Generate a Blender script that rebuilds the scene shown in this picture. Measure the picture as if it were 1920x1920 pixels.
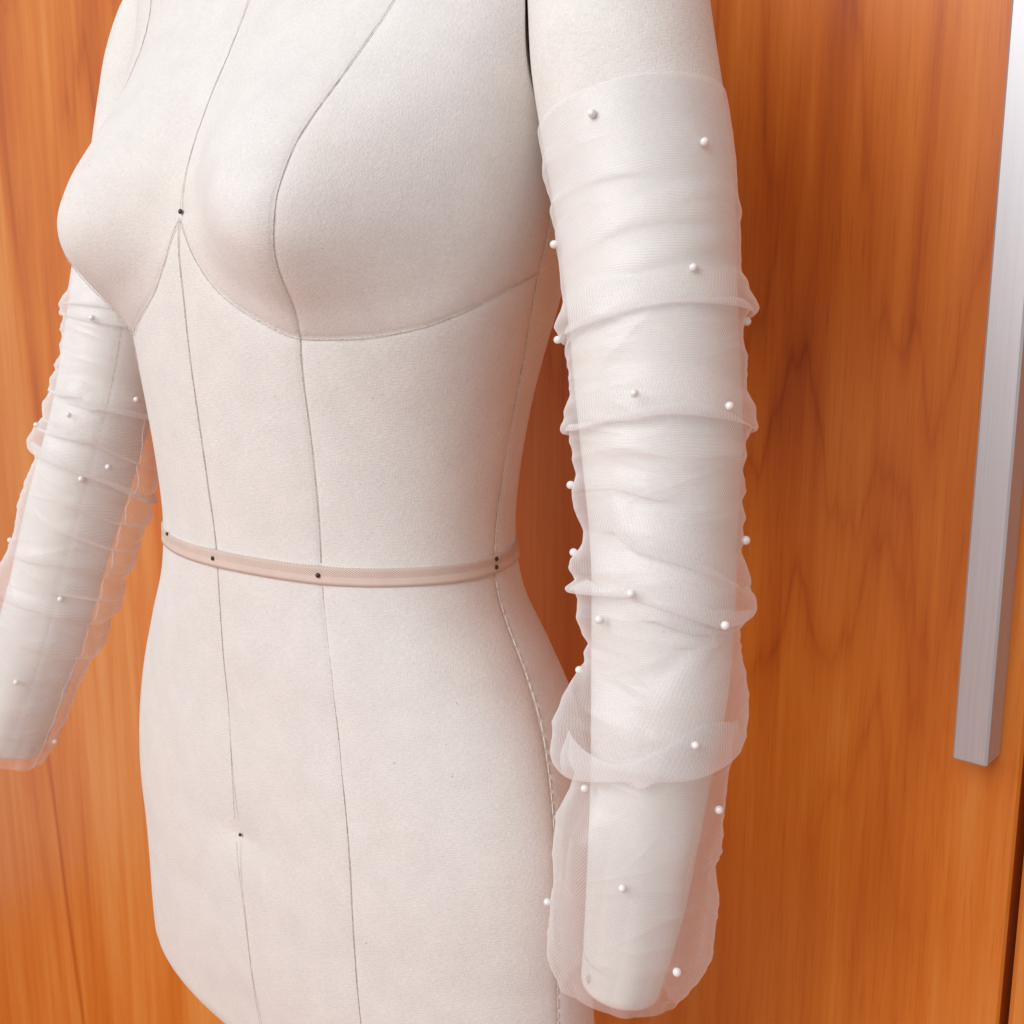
import bpy, math, random
import numpy as np
from mathutils import Vector, Matrix

for o in list(bpy.data.objects):
    bpy.data.objects.remove(o)
scn = bpy.context.scene
COL = scn.collection
R = math.radians
rng = np.random.default_rng(7)

# ------------------------------------------------------------------ camera
cam = bpy.data.cameras.new('camera')
cam_o = bpy.data.objects.new('camera', cam)
COL.objects.link(cam_o)
cam_o.location = (0.4676, -0.3840, 1.1463)
cam_o.rotation_euler = (R(90 - 10.6), 0, R(41))
cam.sensor_width = 36
cam.lens = 36 * 2050 / 1920
cam.clip_start = 0.02
cam.clip_end = 50
cam.dof.use_dof = True
cam.dof.focus_distance = 0.50
cam.dof.aperture_fstop = 30
scn.camera = cam_o

# ------------------------------------------------------------------ light
world = bpy.data.worlds.new('World')
scn.world = world
world.use_nodes = True
bg = world.node_tree.nodes['Background']
bg.inputs[0].default_value = (0.95, 0.96, 1.0, 1)
bg.inputs[1].default_value = 0.50

def area(name, loc, target, sx, sy, power, col):
    l = bpy.data.lights.new(name, 'AREA')
    l.shape = 'RECTANGLE'
    l.size, l.size_y, l.energy, l.color = sx, sy, power, col
    o = bpy.data.objects.new(name, l)
    COL.objects.link(o)
    o.location = loc
    d = Vector(target) - Vector(loc)
    o.rotation_euler = d.to_track_quat('-Z', 'Y').to_euler()
    return o

area('window_light', (-0.15, -2.45, 2.55), (0.1, 0.0, 1.05), 2.4, 2.0, 82, (1.0, 1.0, 1.0))

scn.view_settings.view_transform = 'Standard'
scn.view_settings.look = 'None'
scn.view_settings.gamma = 1
scn.view_settings.exposure = -0.13
scn.render.engine = 'CYCLES'
scn.cycles.transparent_max_bounces = 48
scn.cycles.max_bounces = 10

# ------------------------------------------------------------------ helpers
def tag(o, label=None, cat=None, group=None, kind=None):
    if label: o['label'] = label
    if cat: o['category'] = cat
    if group: o['group'] = group
    if kind: o['kind'] = kind
    return o

def empty(name, loc=(0, 0, 0)):
    o = bpy.data.objects.new(name, None)
    o.empty_display_size = 0.05
    COL.objects.link(o)
    o.location = loc
    return o

def mesh_np(name, V, F, mat=None, smooth=True, uv=None, normals=None):
    """V (n,3), F (m,4) or (m,3) int arrays"""
    V = np.asarray(V, float); F = np.asarray(F, int)
    k = F.shape[1]
    me = bpy.data.meshes.new(name)
    me.vertices.add(len(V)); me.vertices.foreach_set('co', V.ravel())
    me.loops.add(F.size); me.loops.foreach_set('vertex_index', F.ravel())
    me.polygons.add(len(F))
    me.polygons.foreach_set('loop_start', np.arange(0, F.size, k))
    me.polygons.foreach_set('loop_total', np.full(len(F), k))
    me.update(calc_edges=True)
    me.validate()
    me.polygons.foreach_set('use_smooth', np.full(len(me.polygons), smooth))
    if uv is not None:
        l = me.uv_layers.new(name='UVMap')
        l.data.foreach_set('uv', np.asarray(uv)[F.ravel()].ravel())
    if normals is not None:
        me.normals_split_custom_set_from_vertices([tuple(n) for n in normals])
    if mat: me.materials.append(mat)
    return me

def obj(name, me, parent=None):
    o = bpy.data.objects.new(name, me)
    COL.objects.link(o)
    if parent is not None:
        o.parent = parent
        o.matrix_parent_inverse = Matrix.Translation(parent.location).inverted()
    return o

def grid_faces(nr, nc, wrap=False):
    i, j = np.meshgrid(np.arange(nr - 1), np.arange(nc if wrap else nc - 1), indexing='ij')
    j2 = (j + 1) % nc
    return np.stack([i * nc + j, i * nc + j2, (i + 1) * nc + j2, (i + 1) * nc + j], -1).reshape(-1, 4)

def tube(path, rad, n=8, cap=True):
    P = np.asarray(path, float); m = len(P)
    rad = np.broadcast_to(np.asarray(rad, float), (m,))
    t = np.gradient(P, axis=0); t /= np.linalg.norm(t, axis=1, keepdims=True) + 1e-12
    up = np.array([0.31, 0.22, 0.92]); up2 = np.array([1., 0.1, 0])
    a = np.cross(t, up); bad = np.linalg.norm(a, axis=1) < .3
    a[bad] = np.cross(t[bad], up2)
    a /= np.linalg.norm(a, axis=1, keepdims=True); b = np.cross(t, a)
    ang = np.arange(n) * 2 * np.pi / n
    V = P[:, None] + rad[:, None, None] * (np.cos(ang)[None, :, None] * a[:, None] + np.sin(ang)[None, :, None] * b[:, None])
    V = V.reshape(-1, 3); F = grid_faces(m, n, True)[:, ::-1]
    if cap:
        V = np.vstack([V, P[0], P[-1]]); c0, c1 = m * n, m * n + 1
        k = np.arange(n); k2 = (k + 1) % n
        F = np.vstack([F, np.stack([np.full(n, c0), k, k2, k2], 1), np.stack([np.full(n, c1), (m - 1) * n + k2, (m - 1) * n + k, (m - 1) * n + k], 1)])
        # degenerate quads -> drop last index by using triangles split
        tri = F[-2 * n:, :3]; q = F[:-2 * n]
        F = np.vstack([q[:, [0, 1, 2]], q[:, [0, 2, 3]], tri])
    else:
        F = np.vstack([F[:, [0, 1, 2]], F[:, [0, 2, 3]]])
    return V, F

def join(parts):
    V = []; F = []; n = 0
    for v, f in parts:
        V.append(v); F.append(f + n); n += len(v)
    return np.vstack(V), np.vstack(F)

def box_np(x0, x1, y0, y1, z0, z1, b=0.0):
    """box with chamfered vertical and horizontal edges (each edge bevelled by b)"""
    if b <= 0:
        V = np.array([[x, y, z] for z in (z0, z1) for y in (y0, y1) for x in (x0, x1)])
        F = np.array([[0, 2, 3, 1], [4, 5, 7, 6], [0, 1, 5, 4], [2, 6, 7, 3], [0, 4, 6, 2], [1, 3, 7, 5]])
        return V, F
    xs = (x0, x0 + b, x1 - b, x1); ys = (y0, y0 + b, y1 - b, y1); zs = (z0, z0 + b, z1 - b, z1)
    import itertools
    pts = []
    for sx, sy, sz in itertools.product((0, 1), repeat=3):
        X = (xs[0], xs[1]) if sx == 0 else (xs[3], xs[2])
        Y = (ys[0], ys[1]) if sy == 0 else (ys[3], ys[2])
        Z = (zs[0], zs[1]) if sz == 0 else (zs[3], zs[2])
        pts += [(X[0], Y[1], Z[1]), (X[1], Y[0], Z[1]), (X[1], Y[1], Z[0])]
    import bmesh
    bm = bmesh.new()
    for p in pts: bm.verts.new(p)
    bmesh.ops.convex_hull(bm, input=bm.verts)
    bm.verts.ensure_lookup_table(); bm.verts.index_update()
    V = np.array([v.co[:] for v in bm.verts]); F = np.array([[v.index for v in f.verts] for f in bm.faces if len(f.verts) == 3])
    bm.free()
    return V, F

# ------------------------------------------------------------------ materials
def mat_new(name):
    m = bpy.data.materials.new(name); m.use_nodes = True
    nt = m.node_tree; N = nt.nodes; L = nt.links
    return m, nt, N, L, N['Principled BSDF']

def nd(N, t, **kw):
    n = N.new(t)
    for k, v in kw.items(): setattr(n, k, v)
    return n

def ramp(N, stops):
    r = N.new('ShaderNodeValToRGB')
    e = r.color_ramp.elements
    while len(e) < len(stops): e.new(0.5)
    for k, (p, c) in enumerate(stops):
        e[k].position = p
        e[k].color = (*c, 1) if len(c) == 3 else c
    return r

def noise(N, L, vec, scale, detail=3, rough=0.5, dist=0.0):
    n = N.new('ShaderNodeTexNoise')
    n.inputs['Scale'].default_value = scale; n.inputs['Detail'].default_value = detail
    n.inputs['Roughness'].default_value = rough; n.inputs['Distortion'].default_value = dist
    L.new(vec, n.inputs['Vector'])
    return n

def mapping(N, L, vec, scale=(1, 1, 1), loc=(0, 0, 0), rot=(0, 0, 0)):
    m = N.new('ShaderNodeMapping')
    m.inputs['Scale'].default_value = scale; m.inputs['Location'].default_value = loc; m.inputs['Rotation'].default_value = rot
    L.new(vec, m.inputs['Vector'])
    return m.outputs[0]

def math_(N, L, op, a, b=None, c=None, clamp=False):
    n = N.new('ShaderNodeMath'); n.operation = op; n.use_clamp = clamp
    for k, v in enumerate((a, b, c)):
        if v is None: continue
        if isinstance(v, (int, float)): n.inputs[k].default_value = v
        else: L.new(v, n.inputs[k])
    return n.outputs[0]

def mixc(N, L, fac, a, b, mode='MIX'):
    n = N.new('ShaderNodeMix'); n.data_type = 'RGBA'; n.blend_type = mode
    for s, v in ((n.inputs[0], fac), (n.inputs[6], a), (n.inputs[7], b)):
        if isinstance(v, (int, float)): s.default_value = v
        elif isinstance(v, tuple): s.default_value = (*v, 1)
        else: L.new(v, s)
    return n.outputs[2]

def make_linen(name, base, warm, weave=(1150., 700.)):
    m, nt, N, L, P = mat_new(name)
    tc = nd(N, 'ShaderNodeTexCoord')
    big = noise(N, L, tc.outputs['Object'], 9, 4, 0.55)
    stain = ramp(N, [(0.40, (0, 0, 0)), (0.75, (1, 1, 1))]); L.new(big.outputs[0], stain.inputs[0])
    mid = noise(N, L, tc.outputs['Object'], 60, 3, 0.6)
    col = mixc(N, L, math_(N, L, 'MULTIPLY', stain.outputs[0], 0.55), base, warm)
    midr = ramp(N, [(0.3, (0.955, 0.955, 0.955)), (0.7, (1.02, 1.02, 1.02))]); L.new(mid.outputs[0], midr.inputs[0])
    col = mixc(N, L, 1.0, col, midr.outputs[0], 'MULTIPLY')
    # woven grain: short slubs in the two thread directions
    a = noise(N, L, mapping(N, L, tc.outputs['UV'], (weave[1] * .55, weave[0] * 1.7, 1)), 1, 2, 0.6)
    b = noise(N, L, mapping(N, L, tc.outputs['UV'], (weave[0] * 1.6, weave[1] * .5, 1), (3.1, 7.7, 0)), 1, 2, 0.6)
    w = math_(N, L, 'ADD', math_(N, L, 'MULTIPLY', a.outputs[0], 0.6), math_(N, L, 'MULTIPLY', b.outputs[0], 0.4))
    wr = ramp(N, [(0.32, (0.88, 0.865, 0.85)), (0.66, (1.035, 1.035, 1.035))]); L.new(w, wr.inputs[0])
    col = mixc(N, L, 1.0, col, wr.outputs[0], 'MULTIPLY')
    sp = noise(N, L, tc.outputs['Object'], 430, 1, 0.5)
    spr = ramp(N, [(0.80, (1, 1, 1)), (0.825, (0.66, 0.61, 0.56))]); L.new(sp.outputs[0], spr.inputs[0])
    col = mixc(N, L, 1.0, col, spr.outputs[0], 'MULTIPLY')
    L.new(col, P.inputs['Base Color'])
    P.inputs['Roughness'].default_value = 0.85
    P.inputs['Specular IOR Level'].default_value = 0.2
    P.inputs['Sheen Weight'].default_value = 0.15
    P.inputs['Sheen Roughness'].default_value = 0.5
    bump = nd(N, 'ShaderNodeBump'); bump.inputs['Strength'].default_value = 0.75; bump.inputs['Distance'].default_value = 0.0006
    L.new(w, bump.inputs['Height']); L.new(bump.outputs[0], P.inputs['Normal'])
    return m

LINEN = make_linen('linen', (0.805, 0.77, 0.745), (0.80, 0.73, 0.665))
ARMCL = make_linen('arm_linen', (0.815, 0.785, 0.755), (0.81, 0.765, 0.705))

def simple(name, col, rough=0.5, metal=0.0, spec=0.5):
    m, nt, N, L, P = mat_new(name)
    tc = nd(N, 'ShaderNodeTexCoord')
    n = noise(N, L, tc.outputs['Object'], 350, 2, 0.6)
    r = ramp(N, [(0.3, tuple(c * .85 for c in col)), (0.7, tuple(min(1, c * 1.08) for c in col))]); L.new(n.outputs[0], r.inputs[0])
    L.new(r.outputs[0], P.inputs['Base Color'])
    P.inputs['Roughness'].default_value = rough; P.inputs['Metallic'].default_value = metal
    P.inputs['Specular IOR Level'].default_value = spec
    return m

THREAD = simple('seam_thread', (0.66, 0.60, 0.55), 0.9)
THREAD_L = simple('seam_thread_light', (0.74, 0.69, 0.62), 0.9)
PIN = simple('pin_bronze', (0.06, 0.045, 0.035), 0.35, 0.6)
STEEL = simple('stand_steel', (0.55, 0.55, 0.55), 0.3, 1.0)
DARK = simple('gap_dark', (0.06, 0.03, 0.018), 0.8)

def make_tape():
    m, nt, N, L, P = mat_new('twill_tape')
    tc = nd(N, 'ShaderNodeTexCoord')
    sep = nd(N, 'ShaderNodeSeparateXYZ'); L.new(tc.outputs['UV'], sep.inputs[0])
    u, v = sep.outputs[0], sep.outputs[1]
    av = math_(N, L, 'ABSOLUTE', math_(N, L, 'SUBTRACT', v, 0.0043))
    ph = math_(N, L, 'ADD', math_(N, L, 'MULTIPLY', u, 2 * math.pi / 0.0017), math_(N, L, 'MULTIPLY', av, 2 * math.pi / 0.0012))
    s = math_(N, L, 'MULTIPLY_ADD', math_(N, L, 'SINE', ph), 0.5, 0.5)
    n = noise(N, L, tc.outputs['Object'], 90, 3, 0.6)
    up_ = math_(N, L, 'MULTIPLY_ADD', math_(N, L, 'GREATER_THAN', v, 0.0043), 0.75, 0.25)
    s = math_(N, L, 'MULTIPLY_ADD', math_(N, L, 'SUBTRACT', s, 0.6), up_, 0.6)
    r = ramp(N, [(0.0, (0.52, 0.38, 0.31)), (1.0, (0.84, 0.70, 0.63))]); L.new(s, r.inputs[0])
    r2 = ramp(N, [(0.3, (0.94, 0.94, 0.94)), (0.7, (1.03, 1.02, 1.0))]); L.new(n.outputs[0], r2.inputs[0])
    L.new(mixc(N, L, 1.0, r.outputs[0], r2.outputs[0], 'MULTIPLY'), P.inputs['Base Color'])
    P.inputs['Roughness'].default_value = 0.75
    b = nd(N, 'ShaderNodeBump'); b.inputs['Strength'].default_value = 0.6; b.inputs['Distance'].default_value = 0.0004
    L.new(s, b.inputs['Height']); L.new(b.outputs[0], P.inputs['Normal'])
    return m
TAPE = make_tape()

def make_tulle():
    m, nt, N, L, P = mat_new('sheer_tulle')
    N.remove(P)
    out = N['Material Output']
    tc = nd(N, 'ShaderNodeTexCoord')
    lw = nd(N, 'ShaderNodeLayerWeight'); lw.inputs['Blend'].default_value = 0.5
    fac = math_(N, L, 'POWER', lw.outputs['Facing'], 3.0)
    # fine net: alternating thread density
    su = nd(N, 'ShaderNodeSeparateXYZ'); L.new(tc.outputs['UV'], su.inputs[0])
    wob = noise(N, L, mapping(N, L, tc.outputs['UV'], (60, 60, 1)), 1, 2, 0.5)
    def waves(ku, kv):
        ph = math_(N, L, 'ADD', math_(N, L, 'MULTIPLY', su.outputs[0], ku), math_(N, L, 'MULTIPLY', su.outputs[1], kv))
        return math_(N, L, 'SINE', math_(N, L, 'ADD', ph, math_(N, L, 'MULTIPLY', wob.outputs[0], 5.0)))
    k_ = 2 * math.pi / 0.00105
    net = math_(N, L, 'ADD', math_(N, L, 'MULTIPLY', waves(k_ * .8, k_ * .6), 0.055), math_(N, L, 'MULTIPLY', waves(-k_ * .8, k_ * .6), 0.055))
    al = math_(N, L, 'ADD', math_(N, L, 'MULTIPLY_ADD', fac, 0.64, 0.34), net, clamp=True)
    d = nd(N, 'ShaderNodeBsdfDiffuse'); d.inputs[0].default_value = (0.96, 0.95, 0.955, 1)
    t = nd(N, 'ShaderNodeBsdfTranslucent'); t.inputs[0].default_value = (0.96, 0.95, 0.95, 1)
    g = nd(N, 'ShaderNodeBsdfGlossy'); g.inputs[0].default_value = (0.9, 0.9, 0.9, 1); g.inputs['Roughness'].default_value = 0.42
    m1 = nd(N, 'ShaderNodeMixShader'); m1.inputs[0].default_value = 0.42; L.new(d.outputs[0], m1.inputs[1]); L.new(t.outputs[0], m1.inputs[2])
    m2 = nd(N, 'ShaderNodeMixShader'); m2.inputs[0].default_value = 0.10; L.new(m1.outputs[0], m2.inputs[1]); L.new(g.outputs[0], m2.inputs[2])
    tr = nd(N, 'ShaderNodeBsdfTransparent')
    m3 = nd(N, 'ShaderNodeMixShader'); L.new(al, m3.inputs[0]); L.new(tr.outputs[0], m3.inputs[1]); L.new(m2.outputs[0], m3.inputs[2])
    L.new(m3.outputs[0], out.inputs[0])
    return m
TULLE = make_tulle()

def make_pearl():
    m, nt, N, L, P = mat_new('pearl')
    tc = nd(N, 'ShaderNodeTexCoord')
    n = noise(N, L, tc.outputs['Object'], 300, 2, 0.5)
    r = ramp(N, [(0.3, (0.80, 0.76, 0.74)), (0.7, (0.88, 0.85, 0.84))]); L.new(n.outputs[0], r.inputs[0])
    L.new(r.outputs[0], P.inputs['Base Color'])
    P.inputs['Roughness'].default_value = 0.22
    P.inputs['Specular IOR Level'].default_value = 0.8
    P.inputs['Coat Weight'].default_value = 0.6; P.inputs['Coat Roughness'].default_value = 0.1
    return m
PEARL = make_pearl()

def make_wood(name, shift=0.0):
    m, nt, N, L, P = mat_new(name)
    tc = nd(N, 'ShaderNodeTexCoord')
    O = tc.outputs['Object']
    O = mapping(N, L, O, (1, 1, 1), (shift, 0, shift * 1.7))
    # slow warp so that the figure wanders
    wn = noise(N, L, mapping(N, L, O, (2.2, 1, 1.1)), 1, 2, 0.5)
    big = noise(N, L, mapping(N, L, O, (5.5, 1, 1.3)), 1, 3, 0.5, 0.4)
    streak = noise(N, L, mapping(N, L, O, (42, 1, 1.9)), 1, 4, 0.6, 0.35)
    fine = noise(N, L, mapping(N, L, O, (260, 1, 6.0)), 1, 3, 0.65)
    # cathedral contours: iso-lines of a stretched noise
    zig = noise(N, L, mapping(N, L, O, (34, 1, 1.2)), 1, 2, 0.6)
    sw = nd(N, 'ShaderNodeSeparateXYZ'); L.new(O, sw.inputs[0])
    cw = nd(N, 'ShaderNodeCombineXYZ'); L.new(sw.outputs[0], cw.inputs[0]); L.new(sw.outputs[1], cw.inputs[1])
    L.new(math_(N, L, 'ADD', sw.outputs[2], math_(N, L, 'MULTIPLY', zig.outputs[0], 0.30)), cw.inputs[2])
    cath = noise(N, L, mapping(N, L, cw.outputs[0], (7.0, 1, 2.3)), 1, 1, 0.4, 0.15)
    c = math_(N, L, 'PINGPONG', math_(N, L, 'MULTIPLY', cath.outputs[0], 11.0), 1.0)
    bandw = c
    c = math_(N, L, 'POWER', c, 7.0)
    pore = noise(N, L, mapping(N, L, O, (950, 1, 30)), 1, 1, 0.5)
    porer = ramp(N, [(0.58, (0, 0, 0)), (0.70, (1, 1, 1))]); L.new(pore.outputs[0], porer.inputs[0])
    cm = noise(N, L, mapping(N, L, O, (3.0, 1, 1.6), (4.2, 0, 1.3)), 1, 2, 0.5)
    sepw = nd(N, 'ShaderNodeSeparateXYZ'); L.new(tc.outputs['Object'], sepw.inputs[0])
    cmz = math_(N, L, 'ADD', cm.outputs[0], math_(N, L, 'MULTIPLY_ADD', sepw.outputs[2], 0.55, -0.55))
    cmr = ramp(N, [(0.42, (0, 0, 0)), (0.70, (1, 1, 1))]); L.new(cmz, cmr.inputs[0])
    c = math_(N, L, 'MULTIPLY', c, cmr.outputs[0])
    # dark mineral streaks
    ms = noise(N, L, mapping(N, L, O, (17, 1, 0.75), (1.7, 0, 0.4)), 1, 2, 0.5, 0.3)
    msr = ramp(N, [(0.60, (0, 0, 0)), (0.74, (1, 1, 1))]); L.new(ms.outputs[0], msr.inputs[0])
    t = math_(N, L, 'ADD', math_(N, L, 'MULTIPLY', big.outputs[0], 0.55), math_(N, L, 'MULTIPLY', streak.outputs[0], 0.38))
    t = math_(N, L, 'ADD', t, math_(N, L, 'MULTIPLY', fine.outputs[0], 0.17))
    t = math_(N, L, 'SUBTRACT', t, math_(N, L, 'MULTIPLY', c, 0.095))
    t = math_(N, L, 'SUBTRACT', t, math_(N, L, 'MULTIPLY', msr.outputs[0], 0.10))
    t = math_(N, L, 'SUBTRACT', t, math_(N, L, 'MULTIPLY', porer.outputs[0], 0.06))
    t = math_(N, L, 'ADD', t, math_(N, L, 'MULTIPLY', math_(N, L, 'MULTIPLY', math_(N, L, 'SUBTRACT', bandw, 0.5), cmr.outputs[0]), -0.07))
    # two narrow dark growth lines and one darker strip fading out below the handle
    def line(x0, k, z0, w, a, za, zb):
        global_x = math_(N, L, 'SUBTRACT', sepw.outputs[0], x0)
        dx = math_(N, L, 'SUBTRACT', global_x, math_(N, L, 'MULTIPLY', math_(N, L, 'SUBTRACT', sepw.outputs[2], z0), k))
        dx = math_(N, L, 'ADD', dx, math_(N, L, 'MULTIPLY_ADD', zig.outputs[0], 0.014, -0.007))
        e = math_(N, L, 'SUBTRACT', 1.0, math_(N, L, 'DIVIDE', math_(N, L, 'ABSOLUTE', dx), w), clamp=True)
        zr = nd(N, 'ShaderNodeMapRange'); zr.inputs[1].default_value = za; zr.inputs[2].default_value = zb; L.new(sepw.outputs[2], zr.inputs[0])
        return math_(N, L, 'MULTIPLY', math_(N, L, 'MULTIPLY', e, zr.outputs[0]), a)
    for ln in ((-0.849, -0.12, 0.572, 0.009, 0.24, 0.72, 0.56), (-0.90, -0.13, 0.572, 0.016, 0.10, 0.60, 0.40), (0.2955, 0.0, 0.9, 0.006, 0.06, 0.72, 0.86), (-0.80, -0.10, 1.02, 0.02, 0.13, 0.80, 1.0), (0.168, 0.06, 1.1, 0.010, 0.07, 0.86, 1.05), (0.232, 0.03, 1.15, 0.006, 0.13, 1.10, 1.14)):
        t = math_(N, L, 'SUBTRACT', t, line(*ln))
    r = ramp(N, [(0.20, (0.33, 0.052, 0.0012)), (0.38, (0.55, 0.122, 0.004)), (0.52, (0.67, 0.188, 0.014)), (0.72, (0.78, 0.32, 0.075))])
    L.new(t, r.inputs[0])
    L.new(r.outputs[0], P.inputs['Base Color'])
    rr = math_(N, L, 'MULTIPLY_ADD', fine.outputs[0], 0.16, 0.40)
    L.new(rr, P.inputs['Roughness'])
    P.inputs['Specular IOR Level'].default_value = 0.35
    P.inputs['Coat Weight'].default_value = 0.5
    P.inputs['Coat Roughness'].default_value = 0.38
    b = nd(N, 'ShaderNodeBump'); b.inputs['Strength'].default_value = 0.12; b.inputs['Distance'].default_value = 0.0006
    L.new(t, b.inputs['Height']); L.new(b.outputs[0], P.inputs['Normal'])
    return m
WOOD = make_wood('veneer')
WOOD2 = make_wood('veneer_jamb', 2.3)

def make_brushed():
    m, nt, N, L, P = mat_new('brushed_aluminium')
    tc = nd(N, 'ShaderNodeTexCoord')
    n = noise(N, L, mapping(N, L, tc.outputs['Object'], (1400, 1400, 14)), 1, 3, 0.6)
    r = ramp(N, [(0.3, (0.60, 0.605, 0.63)), (0.7, (0.67, 0.675, 0.70))]); L.new(n.outputs[0], r.inputs[0])
    L.new(r.outputs[0], P.inputs['Base Color'])
    P.inputs['Metallic'].default_value = 0.75
    L.new(math_(N, L, 'MULTIPLY_ADD', n.outputs[0], 0.12, 0.48), P.inputs['Roughness'])
    return m
ALU = make_brushed()

# ------------------------------------------------------------------ setting: floor, door, jamb
FLOOR = make_wood('floor_boards', 5.1)
V, F = box_np(-1.6, 1.2, -1.6, 0.40, -0.03, 0.0)
o = obj('floor', mesh_np('floor', V, F, FLOOR, smooth=False)); tag(o, 'brown wooden floor under the dress form', 'floor', kind='structure')

DY = 0.222
DX = 0.3095
door = empty('wooden_door', (-0.55, DY + .02, 0.0))
tag(door, 'glossy orange-brown wood veneer door behind the dress form', 'door')
V, F = box_np(-1.45, DX, DY, DY + 0.04, 0.004, 2.1, 0.0015)
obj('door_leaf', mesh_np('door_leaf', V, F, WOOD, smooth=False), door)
V, F = box_np(0.2794, 0.2979, 0.1995, DY + .001, 0.903, 1.75, 0.0012)
hd = obj('pull_handle', mesh_np('pull_handle', V, F, ALU, smooth=False), door)
hd['label'] = 'long square brushed aluminium pull handle'

jamb = empty('door_jamb', (0.5, DY + .02, 0.0))
tag(jamb, 'pale wooden jamb across the dark gap from the door edge', 'door jamb')
V, F = box_np(DX + .0060, 0.95, DY - .006, DY + 0.05, 0.004, 2.1, 0.003)
obj('jamb_board', mesh_np('jamb_board', V, F, WOOD2, smooth=False), jamb)
V, F = box_np(DX - .02, DX + .03, DY + .046, DY + 0.06, 0.004, 2.1)
obj('rebate_strip', mesh_np('rebate_strip', V, F, DARK, smooth=False), jamb)

# ------------------------------------------------------------------ dress form: torso surface
def hermite(xk, yk, x):
    xk = np.asarray(xk, float); yk = np.asarray(yk, float); m = np.gradient(yk, xk)
    i = np.clip(np.searchsorted(xk, x) - 1, 0, len(xk) - 2); h = xk[i + 1] - xk[i]; t = (x - xk[i]) / h
    return (2*t**3-3*t**2+1)*yk[i]+(t**3-2*t**2+t)*h*m[i]+(-2*t**3+3*t**2)*yk[i+1]+(t**3-t**2)*h*m[i+1]

# ------------------------------------------------------------------ arms
OUT = np.array([.7547, .6561, 0.])
class Arm:
    def __init__(self, tab):
        self.tab = np.array(tab)
        self.s = np.concatenate([[0], np.cumsum(np.linalg.norm(np.diff(self.tab[:, :3], axis=0), axis=1))])
    def axis(self, s):
        P = np.stack([hermite(self.s, self.tab[:, k], s) for k in range(3)], -1)
        Q = np.stack([hermite(self.s, self.tab[:, k], np.asarray(s) + 1e-3) for k in range(3)], -1)
        t = Q - P; t /= np.linalg.norm(t, axis=-1, keepdims=True)
        e1 = OUT - (t @ OUT)[..., None] * t; e1 /= np.linalg.norm(e1, axis=-1, keepdims=True)
        return P, t, e1, np.cross(t, e1)
    def rad(self, s): return hermite(self.s, self.tab[:, 3], s)
    def point(self, s, phi, off=0.0):
        P, t, e1, e2 = self.axis(s); r = (self.rad(s) + off)[..., None]
        return P + r * (np.sin(phi)[..., None] * e1 + np.cos(phi)[..., None] * e2)

NEAR = Arm([[0.1463, 0.0313, 1.3694, 0.012], [0.1563, 0.0293, 1.3564, 0.026], [0.1663, 0.0243, 1.3244, 0.0357], [0.176, 0.019, 1.2744, 0.0378], [0.1817, 0.0156, 1.2502, 0.0391], [0.1889, 0.0131, 1.2249, 0.0389], [0.1966, 0.0106, 1.1982, 0.0377], [0.2028, 0.0073, 1.1714, 0.0365], [0.2079, 0.0039, 1.1455, 0.0354], [0.2125, 0.0009, 1.1212, 0.0345], [0.2165, -0.0018, 1.0982, 0.0334], [0.2198, -0.0045, 1.0759, 0.0321], [0.2229, -0.007, 1.0539, 0.0309], [0.2255, -0.0094, 1.0319, 0.0301], [0.2273, -0.012, 1.0097, 0.0292], [0.2282, -0.0147, 0.9872, 0.028], [0.2279, -0.0177, 0.9645, 0.0263], [0.2273, -0.0206, 0.9415, 0.0245], [0.2266, -0.0233, 0.9187, 0.0228], [0.2257, -0.0257, 0.8969, 0.021], [0.2243, -0.0282, 0.8765, 0.019], [0.2225, -0.0308, 0.8573, 0.0172], [0.2201, -0.0346, 0.8276, 0.0172], [0.2177, -0.0384, 0.798, 0.0172]])
FAR = Arm([[-0.1486, 0.0413, 1.375, 0.012], [-0.1844, 0.0286, 1.3222, 0.0268], [-0.1868, 0.0231, 1.2973, 0.0303], [-0.1878, 0.0174, 1.2684, 0.0317], [-0.1882, 0.0105, 1.2337, 0.0321], [-0.1892, 0.002, 1.1941, 0.0322], [-0.1914, -0.007, 1.1524, 0.0317], [-0.1948, -0.0153, 1.1115, 0.0309], [-0.2013, -0.0242, 1.0724, 0.0304], [-0.2104, -0.0335, 1.0349, 0.0296], [-0.2198, -0.0418, 0.9977, 0.0288], [-0.2297, -0.0495, 0.9597, 0.0281], [-0.2418, -0.0583, 0.9202, 0.0273], [-0.2556, -0.0675, 0.8797, 0.0264], [-0.2702, -0.0769, 0.8388, 0.0254], [-0.2798, -0.0832, 0.8111, 0.0254], [-0.2894, -0.0895, 0.7834, 0.0254]])
END_N, END_F = 0.5285, 0.5560


ZK = [0.7, 0.73, 0.76, 0.79, 0.82, 0.85, 0.88, 0.91, 0.94, 0.97, 1.0, 1.03, 1.06, 1.09, 1.12, 1.15, 1.18, 1.21, 1.24, 1.27, 1.3, 1.33, 1.355, 1.38, 1.40, 1.42, 1.44, 1.46, 1.51]
RX = [0.1831, 0.1841, 0.1815, 0.178, 0.1768, 0.1771, 0.1746, 0.1675, 0.156, 0.1382, 0.1201, 0.1136, 0.1134, 0.1168, 0.1231, 0.1321, 0.1411, 0.1465, 0.1493, 0.1504, 0.1507, 0.150, 0.147, 0.136, 0.116, 0.090, 0.068, 0.058, 0.056]
YF = [0.0538, 0.0591, 0.0634, 0.0665, 0.0686, 0.071, 0.0718, 0.0721, 0.0722, 0.0739, 0.0745, 0.0751, 0.0779, 0.081, 0.084, 0.0859, 0.0868, 0.0806, 0.0679, 0.0521, 0.0383, 0.0305, 0.026, 0.023, 0.021, 0.020, 0.020, 0.021, 0.021]
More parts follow.
